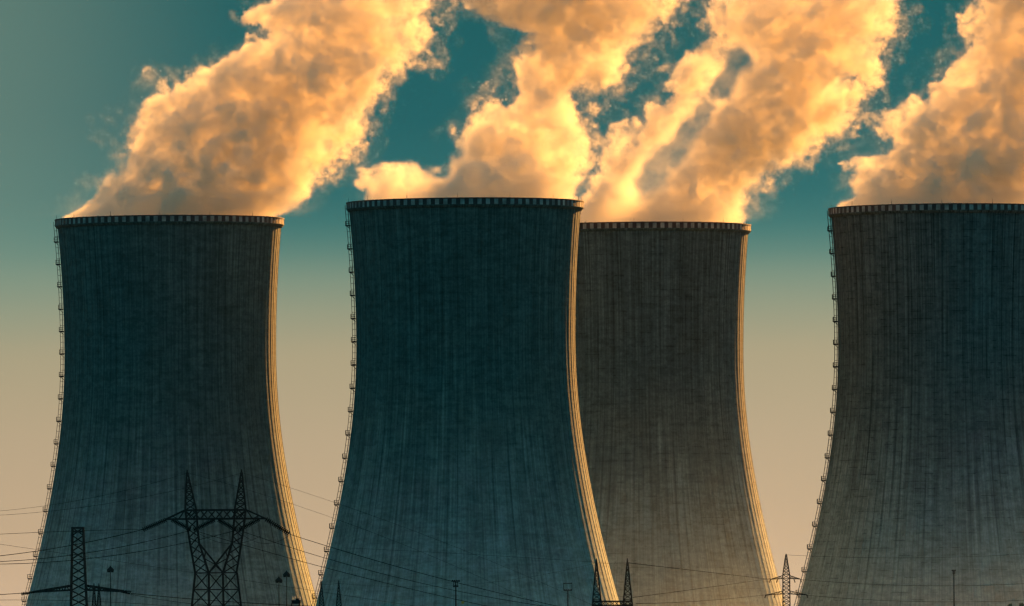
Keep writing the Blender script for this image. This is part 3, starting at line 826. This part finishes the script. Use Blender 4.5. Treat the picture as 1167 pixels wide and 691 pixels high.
# switchgear just reaching into the picture
def switchgear():
    p = at(337.0, 691.0, 2700.0); k = 2700.0 / FPX
    t = empty('switchgear', (p.x, 2700.0, 0)); tag(t, 'dark switchgear top with pale bushings at the bottom edge', 'switchgear')
    mb = MB(); zt = p.z + 3.0 * k
    for sx in (-1, 1):
        for sy in (-1, 1): mb.bar((sx * 1.0, sy * 1.0, 0), (sx * 1.0, sy * 1.0, zt), 0.2)
    for i in range(5):
        z = zt * (i + 1) / 5
        for sy in (-1, 1): mb.bar((-1, sy, z), (1, sy, z), 0.16); mb.bar((sy, -1, z), (sy, 1, z), 0.16); mb.bar((-1, sy, z - zt / 5), (1, sy, z), 0.12)
    mb.build('steel_frame', M_STEEL, t)
    mb = MB(); mb.box((0.1, 0, zt + 0.45), (2.2, 1.6, 0.8)); mb.box((0.5, 0, zt + 1.05), (0.9, 0.9, 0.4)); mb.build('housing', M_STEEL, t)
    for x in (-0.75, -0.2, 0.95):
        mb = MB(); prof = []
        for i in range(6): prof += [(0.10, zt + 0.86 + i * 0.14), (0.2, zt + 0.92 + i * 0.14), (0.1, zt + 0.99 + i * 0.14)]
        mb.lathe(prof, 10, (x, -0.5, 0)); mb.build('bushing', M_PALE, t)
switchgear()

# treetops at the very bottom
def tree(px, py, D, spread, label, leaf):
    p = at(px, py, D); h = p.z
    t = empty('tree', (p.x, D, 0)); tag(t, label, 'tree')
    rnd = random.Random(int(px))
    mb = MB(); mb.lathe([(0.32, 0), (0.24, h * 0.4), (0.08, h * 0.92)], 9)
    for q in range(9):
        a = rnd.uniform(0, 6.28); z = h * rnd.uniform(0.3, 0.75)
        mb.bar((0, 0, z), (math.cos(a) * spread * 0.6, math.sin(a) * spread * 0.6, z + h * 0.18), 0.14, w2=0.04)
    mb.build('trunk', M_TRUNK, t)
    mb = MB(); clumps = []
    for q in range(26):
        a = rnd.uniform(0, 6.28); rr = spread * math.sqrt(rnd.random()) * 0.85; zz = h * rnd.uniform(0.35, 0.93)
        clumps.append((Vector((rr * math.cos(a), rr * math.sin(a), zz - rr * 0.25)), spread * rnd.uniform(0.18, 0.34)))
    clumps.append((Vector((0, 0, h - spread * 0.2)), spread * 0.2))
    for cpos, cr in clumps:
        for q in range(110):
            d = Vector((rnd.gauss(0, 1), rnd.gauss(0, 1), rnd.gauss(0, 0.8))).normalized() * cr * rnd.uniform(0.5, 1.05)
            c0 = cpos + d; s_ = rnd.uniform(0.10, 0.22)
            e1 = Vector((rnd.gauss(0, 1), rnd.gauss(0, 1), rnd.gauss(0, 1))).normalized() * s_; e2 = e1.orthogonal().normalized() * s_ * 0.7
            n = len(mb.v); mb.v += [c0 - e1, c0 + e2, c0 + e1, c0 - e2]; mb.face((n, n + 1, n + 2, n + 3))
    mb.build('crown', leaf, t)
tree(1151.0, 687.8, 2600.0, 2.6, 'dark treetop at the bottom edge before the streaky tower', M_LEAF)
tree(1164.0, 686.8, 2640.0, 3.0, 'dark treetop in the bottom corner beside another treetop', M_LEAF)
tree(527.5, 685.5, 2500.0, 1.3, 'yellow green treetop peeping up at the foot of the central floodlight mast', M_YLEAF)

# ------------------------------------------------------------------ overhead lines
def wire(pts, D0, D1, r, label, group):
    """a conductor hung through three measured points: parabola between its two ends"""
    (x0, y0), (xm, ym), (x1, y1) = pts
    mb = MB(); P_ = []
    for i in range(33):
        x = x0 + (x1 - x0) * i / 32
        l0 = (x - xm) * (x - x1) / ((x0 - xm) * (x0 - x1)); l1 = (x - x0) * (x - x1) / ((xm - x0) * (xm - x1)); l2 = (x - x0) * (x - xm) / ((x1 - x0) * (x1 - xm))
        y = y0 * l0 + ym * l1 + y1 * l2
        P_.append(at(x, y, D0 + (D1 - D0) * i / 32))
    mb.tube(P_, r * 0.55, 5)
    return tag(mb.build('power_line', M_WIRE), label, 'power line', group)

gl = 'conductors running left from the big pylon'
wire([(-30, 636.5), (40, 628.5), (163, 603.5)], 1900, 2080, 0.11, 'conductor sloping from the outer left insulator of the big pylon to the picture edge', gl)
wire([(-30, 641), (45, 637), (219, 604)], 1900, 2080, 0.10, 'conductor sloping left from the window of the big pylon, upper of two close ones', gl)
wire([(-30, 643), (60, 640.5), (271, 604)], 1900, 2080, 0.10, 'conductor passing behind the big pylon body, lower of two close ones', gl)
wire([(-30, 584.5), (20, 580.5), (214, 539)], 1850, 2080, 0.045, 'thin earth wire from the nearer peak of the big pylon to the left picture edge', gl)
wire([(-30, 588.5), (20, 586), (276, 539)], 1850, 2080, 0.045, 'thin earth wire from the farther peak of the big pylon to the left picture edge', gl)
wire([(-30, 610.5), (30, 607.5), (163, 603.3)], 1900, 2080, 0.07, 'single faint conductor level with the top of the flat topped mast', gl)
gm = 'conductors on the flat topped mast'
wire([(-30, 679), (0, 677.8), (24, 676.2)], 1850, 2000, 0.11, 'conductor reaching the left arm tip of the flat topped mast, upper one', gm)
wire([(-30, 684.5), (0, 684), (220, 693)], 1850, 2300, 0.06, 'thin conductor low in the corner under the left arm of the flat topped mast', gm)
wire([(149, 676.5), (215, 682.5), (420, 693)], 2000, 2500, 0.12, 'conductor leaving the right arm tip of the flat topped mast past the big pylon', gm)
wire([(137, 675), (200, 686), (290, 693)], 2000, 2500, 0.08, 'lower conductor from the right arm of the flat topped mast', gm)
wire([(-30, 616), (215, 652), (480, 692)], 2300, 2900, 0.06, 'thin conductor crossing the waist of the big pylon', gm)
gr = 'conductors running right from the big pylon'
wire([(330, 609), (520, 664), (640, 692)], 2080, 2300, 0.11, 'conductor from the outer right insulator of the big pylon, uppermost over the central tower', gr)
wire([(271, 604), (420, 650), (620, 691)], 2080, 2300, 0.10, 'conductor from the window of the big pylon, middle one over the central tower', gr)
wire([(219, 604), (441, 665), (560, 692)], 2080, 2300, 0.10, 'conductor from the window of the big pylon, lowest over the central tower', gr)
wire([(276, 539), (358, 565), (680, 692)], 2080, 2500, 0.045, 'thin earth wire from the right peak crossing the gap of sky', gr)
wire([(214, 539), (358, 583), (620, 692)], 2080, 2500, 0.045, 'thin earth wire from the left peak crossing the gap of sky', gr)
wire([(222, 605), (249, 618), (297, 611)], 2085, 2090, 0.06, 'loose jumper loop hanging in the window of the big pylon', gr)
wire([(271, 605), (300, 619.5), (330, 610)], 2085, 2085, 0.06, 'loose jumper loop hanging under the right arm of the big pylon', gr)
ge = 'distant conductors between the gantries and the slim pylon'
wire([(366, 665.8), (376, 666.0), (386, 665.0)], 2900, 2900, 0.06, 'short level wire joining the two spikes of the smaller gantry', ge)
wire([(386, 665.0), (470, 669), (679.9, 641.5)], 2900, 2250, 0.04, 'very thin wire from the smaller gantry to the first spike of the larger gantry', ge)
wire([(392, 624.5), (520, 631), (680, 641)], 2600, 2250, 0.05, 'thin wire slanting down to the first spike of the larger gantry', ge)
wire([(679.9, 641.5), (697.5, 642.0), (715.1, 641.5)], 2250, 2250, 0.05, 'short wire spanning the two spikes of the larger gantry', ge)
wire([(715.1, 641.5), (822, 654), (878, 660.5)], 2250, 3450, 0.11, 'wire from the larger gantry to the upper arm of the slim pylon', ge)
wire([(721, 681), (822, 667.5), (878, 659.5)], 2250, 3450, 0.10, 'wire rising from the larger gantry beam to the upper arm of the slim pylon', ge)
wire([(725, 688), (800, 685), (872.5, 678)], 2250, 3450, 0.09, 'wire from the larger gantry beam to the lower arm of the slim pylon', ge)
wire([(896, 632.5), (1020, 636), (1190, 630)], 3450, 3300, 0.07, 'thin wire from the top of the slim pylon across the streaky tower', ge)
wire([(912, 660.5), (1020, 667), (1190, 664)], 3450, 3300, 0.10, 'wire from the upper arm of the slim pylon across the streaky tower', ge)
wire([(919, 678.5), (1020, 685), (1190, 683)], 3450, 3300, 0.10, 'wire from the lower arm of the slim pylon across the streaky tower', ge)

if HAZE > 0: air('haze', HAZE, (0, 6000, 184), (9000, 14000, 370), 'thin warm haze over the whole power station')

def ground_mist():
    """low soft mist about the towers' feet: thins upward, thickest in the yard behind the second tower"""
    g = GN('mist_field'); pos = g.n('GeometryNodeInputPosition').outputs[0]
    sp = g.n('ShaderNodeSeparateXYZ'); g.put(sp.inputs[0], pos); x, y, z = sp.outputs
    nz = g.mr(g.noise(pos, 1 / 70.0, 3, 0.55), 0.3, 0.7, 0.5, 1.5)
    fall = g.m('EXPONENT', g.mul(z, -1.0 / MIST_H))
    yard = g.mul(g.mr(x, -45.0, 5.0, 0.0, 1.0), g.mr(y, 3868.0, 3910.0, 0.0, 1.0))
    fore = g.mul(g.mr(x, 62.0, 100.0, 0.0, 1.0), g.mr(y, 3720.0, 3790.0, 0.0, 1.0))
    near = g.mr(y, 2900.0, 3150.0, 0.0, 1.0)
    dens = g.mul(g.add(g.mul(near, MIST_NEAR), g.m('MAXIMUM', g.mul(yard, 0.62), g.mul(fore, MIST_FORE))), g.mul(fall, nz))
    edge = g.mul(g.mr(z, 84.0, 118.0, 1.0, 0.0), g.mul(g.mr(x, 400.0, 470.0, 1.0, 0.0), g.mr(x, -470.0, -400.0, 0.0, 1.0)))
    vc = g.n('GeometryNodeVolumeCube'); g.put(vc.inputs['Density'], g.mul(dens, edge))
    vc.inputs['Min'].default_value = (-480, 2890, 0.5); vc.inputs['Max'].default_value = (480, 4040, 120)
    for nm, q in (('Resolution X', 100), ('Resolution Y', 120), ('Resolution Z', 34)): vc.inputs[nm].default_value = q
    m = bpy.data.materials.new('ground_mist'); m.use_nodes = True
    nt = m.node_tree; nt.nodes.remove(nt.nodes['Principled BSDF'])
    pv = nt.nodes.new('ShaderNodeVolumePrincipled'); pv.inputs['Density'].default_value = MIST
    pv.inputs['Color'].default_value = (0.76, 0.9, 1.0, 1); pv.inputs['Anisotropy'].default_value = 0.2
    nt.links.new(pv.outputs[0], nt.nodes['Material Output'].inputs['Volume'])
    sv = g.n('GeometryNodeSetMaterial'); sv.inputs['Material'].default_value = m; g.put(sv.inputs['Geometry'], vc.outputs[0])
    go = g.n('NodeGroupOutput'); g.put(go.inputs[0], sv.outputs[0])
    vd = bpy.data.volumes.new('ground_mist'); vd.materials.append(m)
    o = bpy.data.objects.new('ground_mist', vd); C.objects.link(o)
    o.modifiers.new('field', 'NODES').node_group = g.t
    return tag(o, 'low pale mist lying round the feet of the cooling towers', 'mist', kind='stuff')
if MIST > 0: ground_mist()
